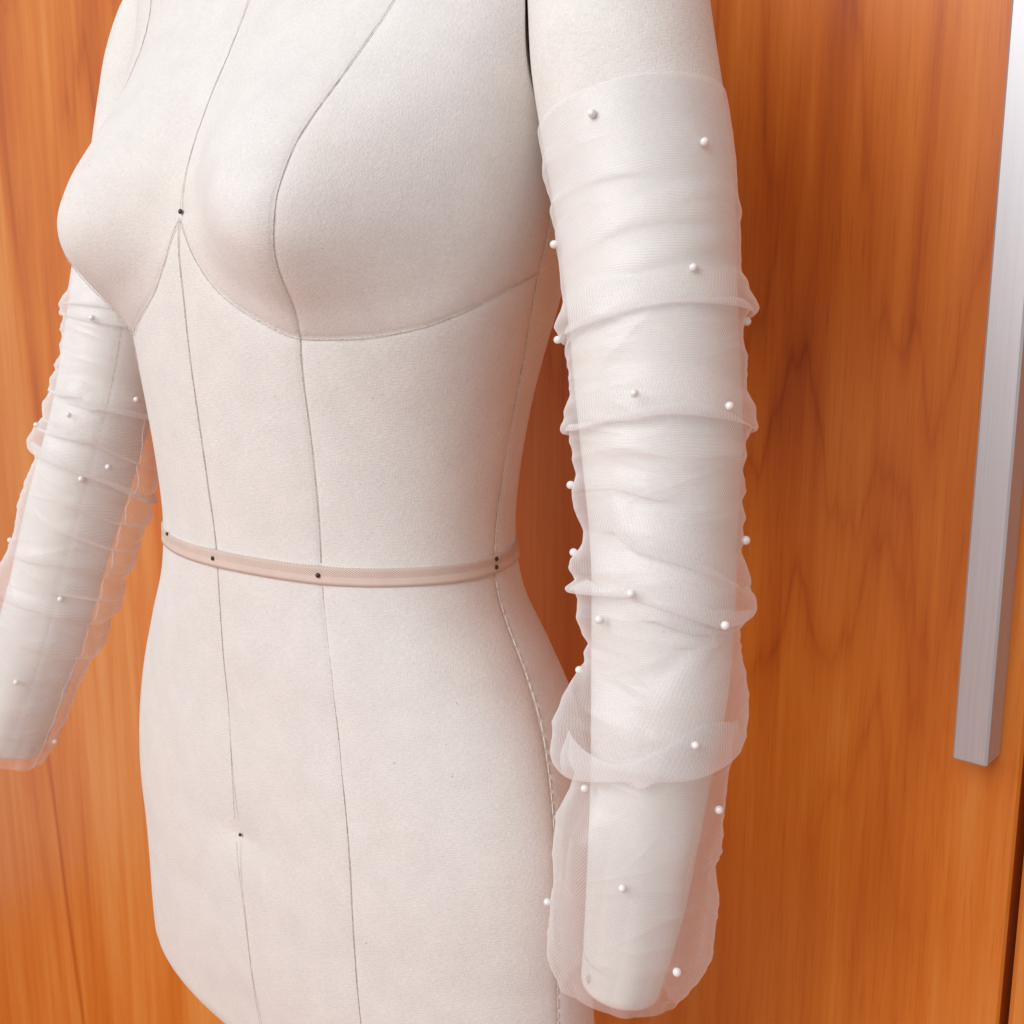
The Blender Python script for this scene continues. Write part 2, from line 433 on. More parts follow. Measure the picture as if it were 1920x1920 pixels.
YB = [0.074, 0.073, 0.071, 0.069, 0.069, 0.0735, 0.0825, 0.0919, 0.0962, 0.0916, 0.0839, 0.0827, 0.0886, 0.0961, 0.1029, 0.1082, 0.1102, 0.1097, 0.1078, 0.1051, 0.102, 0.0988, 0.096, 0.094, 0.092, 0.090, 0.089, 0.088, 0.087]
VK = [0, .012, .025, .04, .055, .075, .10, .13, .165, .20]
BV = [0.0, 0.0068, 0.0168, 0.0254, 0.0282, 0.0246, 0.0161, 0.0069, 0.0003, 0.0]
UBX = np.linspace(0, .16, 17)
UBZ = [1.183, 1.1729, 1.1609, 1.1522, 1.146, 1.141, 1.1359, 1.1326, 1.1323, 1.1326, 1.1334, 1.136, 1.1399, 1.1477, 1.1609, 1.161, 1.1612]
PRINCESS = np.array([(44., 1.36), (42.0, 1.31), (39.5, 1.2744), (37.6, 1.2594), (35.9, 1.2418), (34.4, 1.2269), (33.7, 1.2122), (33.8, 1.1969), (34.0, 1.1799), (33.6, 1.1695), (33.3, 1.161), (33.2, 1.1511), (32.8, 1.1408), (32.3, 1.1325), (33.06, 1.117), (34.56, 1.0949), (35.45, 1.0724), (35.6, 1.0467), (34.9, 1.0245), (34.7, 1.0155), (34.1, 0.9976), (32.0, 0.9747), (30.0, 0.954), (28.5, 0.9303), (27.89, 0.901), (27.45, 0.8734), (27.14, 0.8445), (26.9, 0.8168), (26.87, 0.7904), (26.9, 0.712)])[::-1]
SIDE = np.array([(92., 1.36), (96., 1.25), (97.9, 1.1816), (98.2, 1.1625), (100.0, 1.1404), (102.5, 1.1198), (102.8, 1.0962), (101.8, 1.0751), (100.2, 1.054), (98.0, 1.0331), (96.2, 1.0244), (95.4, 1.0166), (95.5, 1.0073), (95.3, 0.9945), (94.2, 0.9804), (93.2, 0.9686), (91.9, 0.9574), (90.0, 0.9441), (87.5, 0.9309), (85.0, 0.9149), (83.3, 0.9031), (81.0, 0.8813), (80.0, 0.8551), (80.0, 0.8266), (80., .712)])[::-1]
UNDER = np.array([(0.0, 1.187), (2.0, 1.177), (4.29, 1.1674), (9.1, 1.1551), (14.99, 1.1466), (22.17, 1.1395), (28.02, 1.1345), (32.22, 1.1325), (40.34, 1.1322), (51.18, 1.1334), (65.01, 1.138), (80.18, 1.1473), (88.53, 1.1537), (98.5, 1.1622)])
ZB = 0.711

def sm(t):
    u = np.clip(t, 0, 1); return u * u * (3 - 2 * u)

def torso(T, Z):
    rx, yf, yb = hermite(ZK, RX, Z), hermite(ZK, YF, Z), hermite(ZK, YB, Z)
    t = np.clip((0.737 - Z) / (0.737 - ZB), 0, 1)
    inset = 0.024 * (1 - np.sqrt(np.clip(1 - t * t, 0, 1)))
    rx, yf, yb = rx - inset, yf - inset, yb - inset
    n = 2.1 + .35 * np.clip((Z - 1.1) / .2, 0, 1) - .4 * np.clip((Z - 1.38) / .06, 0, 1)
    s, c = np.sin(T), np.cos(T)
    X = rx * np.sign(s) * abs(s) ** (2 / n)
    Y = -np.where(c > 0, yf, yb) * np.sign(c) * abs(c) ** (2 / n)
    ax = abs(X); bx = .075
    H = np.where(ax < bx, sm(ax / bx) ** .85, 1 - sm((ax - bx) / (np.maximum(rx, .12) - bx))) * (c > 0) * np.clip(c * 4, 0, 1)
    v = Z - np.interp(ax, UBX, UBZ)
    b = np.where((v > 0) & (v < VK[-1]), hermite(VK, BV, np.clip(v, 0, VK[-1])), 0)
    h = b * H
    return np.stack([X + np.sign(X) * .22 * h, Y - .975 * h, Z], -1)

# sampling: dense where the photograph looks, coarser at the back
td = np.concatenate([np.arange(-180, -95, 1.5), np.arange(-95, 128, 0.55), np.arange(128, 180, 1.5)])
th = np.radians(td)
zs = np.concatenate([np.linspace(ZB, .737, 24)[:-1], np.arange(.737, 1.37, .0013), np.arange(1.372, 1.511, .004)])
Zg, Tg = np.meshgrid(zs, th, indexing='ij')
S = torso(Tg, Zg)

def grid_normals(S):
    dz = np.gradient(S, axis=0)
    Sw = np.concatenate([S[:, -1:], S, S[:, :1]], 1)
    dt = (Sw[:, 2:] - Sw[:, :-2])
    n = np.cross(dt, dz); n /= np.linalg.norm(n, axis=-1, keepdims=True) + 1e-12
    return n
Nn = grid_normals(S)
rad = np.hypot(S[..., 0], S[..., 1])
adeg = np.abs(np.degrees(Tg))
dist = np.full(S.shape[:2], 1.0)
PFAR = PRINCESS.copy(); PFAR[:, 0] += 24 * sm((1.13 - PFAR[:, 1]) / .06)
def vert_seam(curve, other):
    tc_ = np.where(Tg >= 0, np.interp(Zg, curve[:, 1], curve[:, 0]), np.interp(Zg, other[:, 1], other[:, 0]))
    sl = np.interp(Zg, curve[:, 1], np.gradient(curve[:, 0], curve[:, 1])) * np.pi / 180 * .11
    return np.radians(np.abs(adeg - tc_)) * rad / np.sqrt(1 + sl ** 2)
d_cf = np.radians(adeg) * rad
d_pr = vert_seam(PRINCESS, PFAR); d_sd = vert_seam(SIDE, SIDE)
zu = np.interp(adeg, UNDER[:, 0], UNDER[:, 1])
slu = np.interp(adeg, UNDER[:, 0], np.gradient(UNDER[:, 1], UNDER[:, 0])) * 180 / np.pi / .1
d_un = np.where(adeg < np.interp(Zg, SIDE[:, 1], SIDE[:, 0]) + .5, np.abs(Zg - zu) / np.sqrt(1 + slu ** 2), 1)
d_cb = np.radians(180 - adeg) * rad
dist = np.minimum.reduce([d_cf, d_pr, d_sd, d_un, d_cb])
up = Zg < 1.40
disp = -(0.00055 * np.exp(-(dist / .0010) ** 2) + 0.0004 * np.exp(-(dist / .005) ** 2)) * up
# padded form: very slight hand-stuffed unevenness, dimple under the belly pin
for k in range(26):
    t0, z0, w, a = rng.uniform(-80, 120), rng.uniform(.73, 1.34), rng.uniform(.02, .05), rng.normal(0, .0005)
    disp += a * np.exp(-((np.radians(np.degrees(Tg) - t0) * rad) ** 2 + (Zg - z0) ** 2) / w ** 2)
for t0, z0, a, w in ((0, .8683, .0035, .016), (0, 1.1913, .0012, .008)):
    disp -= a * np.exp(-np.sqrt((np.radians(np.degrees(Tg) - t0) * rad) ** 2 + (Zg - z0) ** 2 + 1e-7) / w)
S = S + Nn * disp[..., None]
# armholes: the torso side is cut back where an arm is set in, leaving a shadowed gap
for arm, sx in ((NEAR, 1), (FAR, -1)):
    ss_ = np.linspace(0, .30, 240); AP = arm.axis(ss_)[0]; AR = arm.rad(ss_)
    az = np.clip(Zg, AP[:, 2].min(), AP[:, 2].max())
    axx = np.interp(az, AP[::-1, 2], AP[::-1, 0]); axy = np.interp(az, AP[::-1, 2], AP[::-1, 1]); axr = np.interp(az, AP[::-1, 2], AR[::-1])
    fade = sm((Zg - 1.10) / .05) * (1 - sm((Zg - 1.345) / .02))
    need = axr + .0012
    dy = np.clip(np.abs(S[..., 1] - axy) / need, 0, 1)
    lim = axx * sx - need * np.sqrt(1 - dy ** 2)
    push = np.maximum(S[..., 0] * sx - lim, 0) * (dy < 1) * fade
    S[..., 0] -= sx * push
Nn = grid_normals(S)

# panel of every face
nr, nc = S.shape[:2]
FA = grid_faces(nr, nc, True)
zc = Zg.ravel()[FA].mean(1)
tcn = np.degrees(Tg).ravel()[FA]
wrapf = (tcn.max(1) - tcn.min(1)) > 180
tmid = np.where(wrapf, 180.0, tcn.mean(1))
at_ = np.abs(tmid); sgn = np.where(tmid >= 0, 1, -1)
pr = np.where(sgn > 0, np.interp(zc, PRINCESS[:, 1], PRINCESS[:, 0]), np.interp(zc, PFAR[:, 1], PFAR[:, 0])); sd = np.interp(zc, SIDE[:, 1], SIDE[:, 0]); uu = np.interp(at_, UNDER[:, 0], UNDER[:, 1])
reg = np.where(at_ > sd, 4, np.where(zc > uu, 0, 2) + (at_ > pr))
reg = np.where(zc > 1.445, 5, reg)
# arc-length uv
du = np.linalg.norm(np.diff(S, axis=1), axis=-1); du = np.concatenate([np.zeros((nr, 1)), np.cumsum(du, 1)], 1)
dv = np.linalg.norm(np.diff(S, axis=0), axis=-1); dv = np.concatenate([np.zeros((1, nc)), np.cumsum(dv, 0)], 0)
UV = np.stack([du - du[:, nc // 2:nc // 2 + 1], dv], -1).reshape(-1, 2)

form = empty('dress_form', (0, 0.02, 0.0))
tag(form, 'padded ivory linen dress form torso with arms and pinned pink waist tape', 'dress form')
PANELS = {0: 'inner bust', 1: 'outer bust', 2: 'front', 3: 'side front', 4: 'back', 5: 'neck'}
ROT = {0: 8, 1: 52, 2: 4, 3: 0, 4: 3, 5: 0}
Vall = S.reshape(-1, 3); Nall = Nn.reshape(-1, 3)
for k in range(6):
    for sg in (1, -1):
        f = FA[(reg == k) & (sgn == sg)] if k < 5 else (FA[reg == 5] if sg == 1 else np.zeros((0, 4), int))
        if not len(f): continue
        idx, inv = np.unique(f.ravel(), return_inverse=True)
        a = R(ROT[k]) * sg; u = UV[idx]
        u = np.stack([u[:, 0] * math.cos(a) - u[:, 1] * math.sin(a), u[:, 0] * math.sin(a) + u[:, 1] * math.cos(a)], 1) + k * 1.37 + sg
        me = mesh_np('fabric_panel', Vall[idx], inv.reshape(-1, 4), LINEN, uv=u, normals=Nall[idx])
        obj('fabric_panel' if k < 5 else 'neck_panel', me, form)
# closing discs
for name, row, zz in (('base_board', 0, ZB), ('neck_cap', nr - 1, zs[-1])):
    ring = S[row]; cen = ring.mean(0)
    V = np.vstack([ring, [cen]]); k = np.arange(nc); F = np.stack([k, (k + 1) % nc, np.full(nc, nc)], 1)
    if row == 0: F = F[:, ::-1]
    obj(name, mesh_np(name, V, F, LINEN, smooth=False, uv=V[:, :2]), form)

def on_torso(tdeg, z, lift=0.0):
    t = np.radians(np.asarray(tdeg, float)); z = np.asarray(z, float)
    e = 1e-4
    P = torso(t, z); n = np.cross(torso(t + e, z) - P, torso(t, z + e) - P); n /= np.linalg.norm(n, axis=-1, keepdims=True)
    return P + n * np.asarray(lift)[..., None] if np.ndim(lift) else P + n * lift, n

def stitch(curve, mat, r=.00028, lift=-.00045, dash=.0045, gap=.0001, name='seam'):
    """row of small stitches along a (theta, z) curve lying in the seam groove"""
    c = np.asarray(curve, float)
    P, _ = on_torso(c[:, 0], c[:, 1])
    s = np.concatenate([[0], np.cumsum(np.linalg.norm(np.diff(P, axis=0), axis=1))])
    parts = []; p = 0.0
    while p < s[-1] - .001:
        q = min(p + dash * random.uniform(.7, 1.3), s[-1])
        k = np.linspace(p, q, 6)
        tt = np.interp(k, s, c[:, 0]); z = np.interp(k, s, c[:, 1])
        Q, _ = on_torso(tt, z, lift + random.uniform(-.00008, .00012))
        parts.append(tube(Q, r * random.uniform(.8, 1.15), 6))
        p = q + gap * random.uniform(.3, 2.0)
    V, F = join(parts)
    return obj(name, mesh_np(name, V, F, mat), form)

def dense(curve, n=160):
    c = np.asarray(curve, float); k = np.linspace(0, len(c) - 1, n); i = np.arange(len(c))
    return np.stack([hermite(i, c[:, 0], k), hermite(i, c[:, 1], k)], 1)

random.seed(3)
def zline(t, z0, z1, n=120): return np.stack([np.full(n, t), np.linspace(z0, z1, n)], 1)
stitch(zline(0, 1.1905, 1.37), THREAD_L, r=.0002)
stitch(zline(0, 1.0262, 1.188), THREAD, r=.00022)
stitch(zline(0, .878, 1.0165), THREAD, r=.0002)
stitch(zline(0, .715, .866), THREAD_L, r=.0002)
for sg in (1, -1):
    m = np.array([sg, 1])
    pc = dense(PRINCESS if sg > 0 else PFAR, 300) 
    stitch(pc[(pc[:, 1] > 1.0262) & (pc[:, 1] < 1.37)] * m, THREAD, r=.00023)
    stitch(pc[(pc[:, 1] < 1.0165)] * m, THREAD, r=.00022)
    sc = dense(SIDE, 300)
    stitch(sc[(sc[:, 1] > 1.0262) & (sc[:, 1] < 1.3)] * m, THREAD_L, lift=-.0002, r=.0003, gap=.0012)
    stitch(sc[(sc[:, 1] < 1.0165)] * m, THREAD_L, lift=-.0001, r=.00036, gap=.0014)
    stitch(dense(UNDER, 200) * m, THREAD, r=.0002)

# waist tape: thin ribbon round the waist
tt = np.radians(np.linspace(-180, 180, 361)[:-1]); rows = np.array([1.0168, 1.0185, 1.0213, 1.0240, 1.0257])
Zt, Tt = np.meshgrid(rows, tt, indexing='ij')
wav = .0003 * np.sin(Tt * 3 + 1) + .0002 * np.sin(Tt * 7)
P, n = on_torso(np.degrees(Tt), Zt + wav, 0.0006)
o2 = P + n * .0005
nrt, nct = len(rows), len(tt)
outer = o2.reshape(-1, 3); inner = (P - n * .0011).reshape(-1, 3)
Vt = np.vstack([outer, inner]); f = grid_faces(nrt, nct, True)
fi = f[:, ::-1] + len(outer)
k = np.arange(nct); k2 = (k + 1) % nct; M_ = len(outer); top = (nrt - 1) * nct
fe = np.vstack([np.stack([k2, k, k + M_, k2 + M_], 1), np.stack([top + k, top + k2, top + k2 + M_, top + k + M_], 1)])
u = np.linspace(0, .66, nct); uvt = np.stack([np.tile(u, nrt), np.repeat(rows - rows[0], nct)], 1); uvt = np.vstack([uvt, uvt])
tape = obj('waist_tape', mesh_np('waist_tape', Vt, np.vstack([f, fi, fe]), TAPE, uv=uvt), form)
tape['label'] = 'pale pink herringbone twill tape round the waist'

# pin heads
def lathe(prof, n=16):
    prof = np.asarray(prof, float); a = np.arange(n) * 2 * np.pi / n
    V = np.stack([prof[:, None, 0] * np.cos(a), prof[:, None, 0] * np.sin(a), np.repeat(prof[:, 1:2], n, 1)], -1).reshape(-1, 3)
    return V, grid_faces(len(prof), n, True)
a = np.linspace(-np.pi / 2, np.pi / 2, 9)
pv, pf = lathe(np.stack([np.maximum(np.cos(a), .02) * .00118, np.sin(a) * .0009], 1))
pin_me = mesh_np('pin', pv, pf, PIN)
for t0, z0, sc_ in ((0.1, 1.1908, 1.05), (-.3, 1.0215, 1.0), (34.3, 1.0212, 1.05), (96.0, 1.0236, 1.0), (95.5, 1.0196, 1.0), (.1, .8683, .85), (-27.5, 1.0255, .9)):
    P, n = on_torso([t0], [z0], .0014 if abs(z0 - 1.021) < .01 else (-.0028 if z0 < .9 else -.0006))
    p = obj('pin', pin_me, form); p.matrix_parent_inverse.identity()
    p.location = Vector(P[0]) - form.location; p.scale = (sc_,) * 3
    p.rotation_euler = Vector(n[0]).to_track_quat('Z', 'Y').to_euler()

# stand below the form (out of the picture, carries the torso)
V, F = tube([[0, .01, .012], [0, .01, .35], [0, .01, ZB + .004]], .014, 20)
obj('stand_pole', mesh_np('stand_pole', V, F, STEEL), form)
V, F = lathe([(.0, .03), (.03, .03), (.16, .012), (.175, .006), (.175, .0), (.0, .0)], 40)
V[:, 1] += .01
obj('stand_base', mesh_np('stand_base', V, F, STEEL), form)

# ------------------------------------------------------------------ arm meshes
def build_arm(arm, send, mark_phi, seam_phi, lab):
    n = 96
    ss = np.concatenate([np.linspace(0, .03, 14)[:-1], np.arange(.03, send - .004, .002)])
    phi = np.linspace(-np.pi, np.pi, n + 1)[:-1]
    A, B = np.meshgrid(ss, phi, indexing='ij')
    off = .0003 * np.sin(A * 61 + B * 2) + .0003 * np.sin(A * 37 - B * 3 + 1)
    dsm = np.radians(np.abs((np.degrees(B) - seam_phi + 180) % 360 - 180)) * .028
    off = off - .0005 * np.exp(-(dsm / .0012) ** 2)
    off = off - .0004 * np.exp(-((A - (send - .014)) / .0009) ** 2)
    G = arm.point(A, B, off)
    # rounded wrist end
    e = np.linspace(0, np.pi / 2, 7)[1:]
    endrows = [arm.point(np.full(n, send - .004 + .004 * math.sin(q)), phi, np.full(n, -.0022 * (1 - math.cos(q)))) for q in e]
    G = np.concatenate([G, np.array(endrows)], 0)
    m = G.shape[0]
    V = np.vstack([G.reshape(-1, 3), G[0].mean(0)[None], G[-1].mean(0)[None]])
    f = grid_faces(m, n, True)[:, ::-1]
    k = np.arange(n); k2 = (k + 1) % n
    F = np.vstack([f[:, [0, 1, 2]], f[:, [0, 2, 3]], np.stack([np.full(n, m * n), k, k2], 1)[:, ::-1], np.stack([np.full(n, m * n + 1), (m - 1) * n + k2, (m - 1) * n + k], 1)[:, ::-1]])
    F = F[:, ::-1]
    sv = np.concatenate([ss, send - .004 + .004 * np.sin(e)])
    uv = np.vstack([np.stack([np.tile(phi * .032, m), np.repeat(sv, n)], 1), [[0, 0], [0, send]]])
    a_ = obj('arm', mesh_np('arm', V, F, ARMCL, uv=uv), form)
    a_['label'] = lab
    # long seam and wrist seam
    parts = []
    p = .05
    while p < send - .016:
        q = p + random.uniform(.003, .005)
        s_ = np.linspace(p, q, 5)
        parts.append(tube(arm.point(s_, np.full(5, R(seam_phi)), np.full(5, -.0004)), .00026, 6)); p = q + random.uniform(.0004, .0009)
    for j in range(60):
        ph = np.linspace(j, j + .85, 5) * 2 * np.pi / 60
        parts.append(tube(arm.point(np.full(5, send - .014), ph, np.full(5, -.0003)), .0002, 6))
    V, F = join(parts)
    obj('arm_seam', mesh_np('arm_seam', V, F, THREAD_L), a_)
    # stitched eyelet on the wrist band
    c0 = arm.point(np.array([send - .0075]), np.array([R(mark_phi)]), np.array([.0002]))[0]
    P, t, e1, e2 = arm.axis(np.array([send - .0075])); tn = np.cos(R(mark_phi)) * e1[0] - np.sin(R(mark_phi)) * e2[0]
    q = np.linspace(0, 2 * np.pi, 17)
    path = c0 + np.outer(np.cos(q) * .0009, tn) + np.outer(np.sin(q) * .0016, t[0])
    V, F = tube(path, .0003, 6, cap=False)
    obj('eyelet', mesh_np('eyelet', V, F, THREAD), a_)
    return a_
build_arm(NEAR, END_N, -62, 140, 'tapered padded linen arm beside the door handle')
build_arm(FAR, END_F, 60, 22, 'tapered padded linen arm swung out from the hip')

# ------------------------------------------------------------------ sheer gathered sleeves
NL = [(0.1446, .3), (0.1575, .3), (0.1653, .2), (0.1712, 1.6), (0.1873, .2), (0.19, 1.6), (0.1986, .3), (0.2061, 0.8), (0.2123, 0.6), (0.2237, 0.9), (0.2351, .2), (0.2409, 2.6), (0.2441, 0.2), (0.2496, 1.2), (0.2578, 0.2), (0.264, 0.8), (0.2793, 0.8), (0.2836, 3.2), (0.3032, 2.1), (0.3091, 4.6), (0.3173, 4.4), (0.3271, 1.0), (0.3338, 2.3), (0.3385, 4.8), (0.344, 3.5), (0.3475, 0.5), (0.351, 6.2), (0.3569, 4.6), (0.3639, 5.5), (0.3718, 3.1), (0.3761, 0.7), (0.38, 2.8), (0.3851, 1.0), (0.3937, 4.4), (0.4031, 6.3), (0.4172, 7.8), (0.4251, 8.7), (0.4302, 7.6), (0.4333, 5.2), (0.4419, 7.4), (0.4541, 13.2), (0.4654, 14.1), (0.4846, 13.5), (0.5097, 13.2), (0.5234, 11.9), (0.534, 7.0)]
NR = [(0.152, 0.2), (0.1704, .8), (0.19, 0.5), (0.2112, 0.6), (0.2323, 0.4), (0.2394, 3.8), (0.2425, 0.4), (0.2507, 0.3), (0.2582, 1.6), (0.2719, 1.3), (0.2785, 3.4), (0.2832, 2.6), (0.2868, 3.7), (0.2919, .1), (0.2981, 1.6), (0.3036, 0), (0.3122, 1.5), (0.3165, 0), (0.3224, 1.3), (0.3271, 0), (0.3322, 1.5), (0.3365, 0), (0.3479, 1.8), (0.3506, 1.0), (0.3542, 4.0), (0.3592, 4.2), (0.3659, 0.5), (0.369, 0.9), (0.3781, 0.7), (0.3996, 3.8), (0.4047, 3.9), (0.4168, 4.8), (0.4411, 7.4), (0.4568, 7.3), (0.4658, 6.4), (0.476, 8.8), (0.4948, 10.6), (0.5054, 11.6), (0.52, 8.6), (.534, 6.0)]
FL = [(0.15, .3), (0.2192, 0.3), (0.228, .8), (0.2436, 0.9), (0.2512, 3.1), (0.2533, 0.7), (0.2558, 1.6), (0.2684, .2), (0.2772, 1.5), (0.2831, 0), (0.2911, 2.9), (0.2941, 0), (0.3, 2.0), (0.3046, .1), (0.3109, 2.8), (0.3189, 4.5), (0.326, .2), (0.3319, 3.1), (0.3374, 3.5), (0.345, 5.6), (0.3479, 4.3), (0.3496, 4.9), (0.3546, 0.4), (0.3631, 2.6), (0.3778, 4.0), (0.3942, 4.3), (0.4114, 3.4), (0.4236, 6.0), (0.4379, 9.8), (0.4586, 11.5), (0.4788, 12.0), (0.5082, 13.3), (0.541, 10.9), (0.58, 8.3)]
FR = [(.15, .3), (.25, 1.), (0.28, 3.0), (0.3206, 8.3), (0.3395, 13.3), (0.3488, 15.7), (0.3559, 12.4), (0.3576, 18.2), (0.3643, 15.1), (0.3719, 16.1), (0.3845, 16.1), (0.3908, 14.2), (0.3942, 16.2), (0.4009, 16.9), (0.4119, 14.7), (0.422, 12.3), (0.4333, 14.7), (0.4409, 14.7), (0.4489, 8.9), (0.4544, 9.7), (0.4666, 9.2), (0.483, 6.9), (0.496, 3.6), (0.5095, 4.6), (0.5221, 5.6), (0.5313, 4.0), (0.5427, 4.2), (0.58, 3.)]
# folds: (theta deg, s) points of the ridge, height mm, half-width mm, overhang mm
NFOLD = [
 ([(-95, .2462), (-67.4, .2454), (-38.7, .2440), (-15.1, .2417), (3.4, .2405), (26.8, .2409), (75, .2410), (95, .2405)], 2.2, 3.0, 4.6),
 ([(-95, .2850), (-65, .2843), (-40.6, .2826), (-19, .2821), (3.3, .2823), (32, .2841), (66, .2869), (95, .2875)], 2.4, 3.2, 5.0),
 ([(-62, .2790), (-39.7, .2762), (-22, .2760)], 1.0, 2.2, 1.0),
 ([(-67, .3097), (-40, .3094), (-11.5, .3145)], 1.0, 2.4, 2.4),
 ([(-42, .3262), (-26.7, .3338), (-2, .3379), (28.5, .3437), (59, .3493), (90, .352)], 2.0, 3.2, 4.8),
 ([(-86, .3518), (-31, .3517), (-2, .3566), (30, .3625), (52, .3624), (80, .360)], 2.8, 4.0, 6.4),
 ([(-13, .3609), (13, .3653), (48, .3658), (85, .365)], 1.5, 2.6, 3.6),
 ([(-100, .4325), (-66, .4300), (-18, .4230), (19, .4192), (45, .4150), (70, .4105), (90, .407)], 4.2, 7.5, 15.0),
 ([(13, .3707), (36, .3693), (70, .370)], 1.0, 2.2, 2.0),
 ([(-10, .3929), (11, .3819), (31, .3711)], 1.3, 3.2, 1.5),
 ([(-70, .395), (-40, .402), (-10, .405)], 1.2, 3.6, 1.5),
 ([(-30, .2960), (10, .2985), (60, .2990)], .8, 2.6, 1.5),
 ([(-60, .216), (-20, .2100), (30, .2080)], .6, 2.8, 0.8),
 ([(0, .205), (40, .198), (80, .201)], .6, 2.6, 0.8),
 ([(-75, .1915), (-45, .1890), (-10, .1905)], .6, 2.6, 0.8),
 ([(-20, .227), (10, .222), (45, .216)], .7, 3.2, .6),
]
FFOLD = [
 ([(-90, .2512), (-44, .2495), (-11, .2485), (13, .2478), (60, .247)], 1.6, 2.2, 3.0),
 ([(-90, .2566), (-45, .2566), (-15, .2579), (23, .2575), (70, .257)], 1.4, 2.4, 3.0),
 ([(-80, .3080), (-31, .3073), (-6, .3042)], 1.6, 2.4, 3.2),
 ([(-10, .3100), (23, .3079), (69, .3077), (95, .308)], 1.8, 2.6, 3.6),
 ([(-60, .326), (-23, .3259), (19, .3235), (93, .3311)], 2.0, 2.8, 4.0),
 ([(-70, .334), (-32, .3329), (16, .3289), (82, .3369)], 2.0, 2.8, 4.0),
 ([(-80, .348), (-49, .3485), (2, .3487), (44, .3512), (80, .3583)], 2.6, 3.4, 5.4),
 ([(-30, .4157), (11, .4115), (53, .4091), (90, .41)], 1.2, 2.6, 2.0),
 ([(-40, .4461), (12, .4444), (60, .446)], 1.0, 2.6, 1.6),
 ([(20, .3720), (60, .3760), (100, .376)], 1.6, 2.6, 3.4),
 ([(20, .3900), (60, .3940), (100, .394)], 1.4, 2.6, 3.0),
 ([(30, .4300), (70, .4300), (110, .430)], 1.4, 2.6, 3.0),
 ([(10, .4700), (60, .4720), (110, .470)], 1.2, 2.6, 2.4),
]

def sleeve_grid(arm, s0, s1, left, right, folds, seed, nu, nphi):
    rg = np.random.default_rng(seed)
    u = np.linspace(s0, s1, nu); phi = np.linspace(-np.pi, np.pi, nphi + 1)[:-1]
    U, B = np.meshgrid(u, phi, indexing='ij'); D = np.degrees(B)
    s = U.copy(); amp = np.zeros_like(U)
    for pts, h, w, ov in folds:
        p = np.array(pts, float); w = w / 1000; ov = ov * 1.75 / 1000; h = h * 1.5 / 1000
        sc = np.interp(D, p[:, 0], p[:, 1])
        lo, hi = p[0, 0], p[-1, 0]
        win = sm((D - lo + 26) / 36) * sm((hi + 26 - D) / 36)
        win = win * (1 + .25 * np.sin(D * .05 + h * 9000))
        ui = sc - ov * .95 * win
        x = (U - ui) / w
        s = s + ov * win * np.exp(-x * x)
        amp = amp + h * win * np.exp(-((x + .45) / 1.25) ** 2)
    left, right = np.array(left), np.array(right)
    sg = np.linspace(s0 - .01, s1 + .01, 1400)
    def prof(t):
        y = np.interp(sg, t[:, 0], t[:, 1]) / 1000
        k = np.exp(-np.linspace(-2, 2, 11) ** 2); k /= k.sum()
        return np.convolve(np.pad(y, 5, mode='edge'), k, 'valid')
    dl, dr = prof(left), prof(right)
    DL, DR = np.interp(s, sg, dl), np.interp(s, sg, dr)
    def ang(c): return (D - c + 180) % 360 - 180
    al, ar = ang(-88), ang(88)
    flare = sm((s - .425) / .04)
    fr = 34 + 22 * flare
    wl = np.where(al > 0, np.exp(-(al / fr) ** 2), np.exp(-(al / 62) ** 2))
    wr = np.where(ar < 0, np.exp(-(ar / fr) ** 2), np.exp(-(ar / 62) ** 2))
    tail = 1 - .4 * sm((U - (s1 - .016)) / .016)
    d = .0007 + (wl * DL + wr * DR) * tail + amp
    # gathers running out from the two ruched edges
    side = np.maximum(np.exp(-(al / 42) ** 2), np.exp(-(ar / 42) ** 2))
    back = sm((np.abs(D) - 85) / 40)
    g = np.zeros_like(U)
    for k in range(130):
        c0 = rg.uniform(s0, s1); lam = rg.uniform(.0015, .0045); sl = rg.normal(0, .004); ph0 = rg.choice([-1, 1]) * rg.uniform(40, 150); wid = rg.uniform(25, 70)
        a = rg.uniform(.0003, .0011)
        y = s - c0 - sl * np.radians(D - ph0) - .0015 * np.sin(np.radians(D) * 3 + k)
        g += a * np.exp(-np.sqrt((y / lam / .8) ** 2 + .03)) * np.exp(-(ang(ph0) / wid) ** 2)
    for k in range(170):   # faint wrinkles across the front
        c0 = rg.uniform(s0, s1); lam = rg.uniform(.0009, .0026); sl = rg.normal(0, .010); ph0 = rg.uniform(-85, 85); wid = rg.uniform(12, 42)
        y = s - c0 - sl * np.radians(D - ph0)
        g += rg.uniform(.0003, .0011) * np.exp(-np.sqrt((y / lam) ** 2 + .02)) * np.exp(-(ang(ph0) / wid) ** 2)
    # long vertical drape folds in the loose cuff
    cuff = flare * (.0022 * np.sin(np.radians(D) * 5 + 1 + (s - .5) * 30) + .0016 * np.sin(np.radians(D) * 9 + 2.2 - (s - .5) * 24))
    cuff = cuff * np.where(np.abs(D) < 90, .3 + .7 * np.abs(np.sin(np.radians(D))) ** 2, 1)
    topfade = sm((U - s0) / .012)
    g = g * (.3 + .7 * sm((s - .235) / .02))
    d = d + g * (.35 + .65 * topfade) * (0.6 + .4 * side) + np.maximum(cuff, -.0004 * flare) + .0015 * back * flare
    P = arm.point(s, B, np.maximum(d, .0005))
    return u, phi, s, d, P

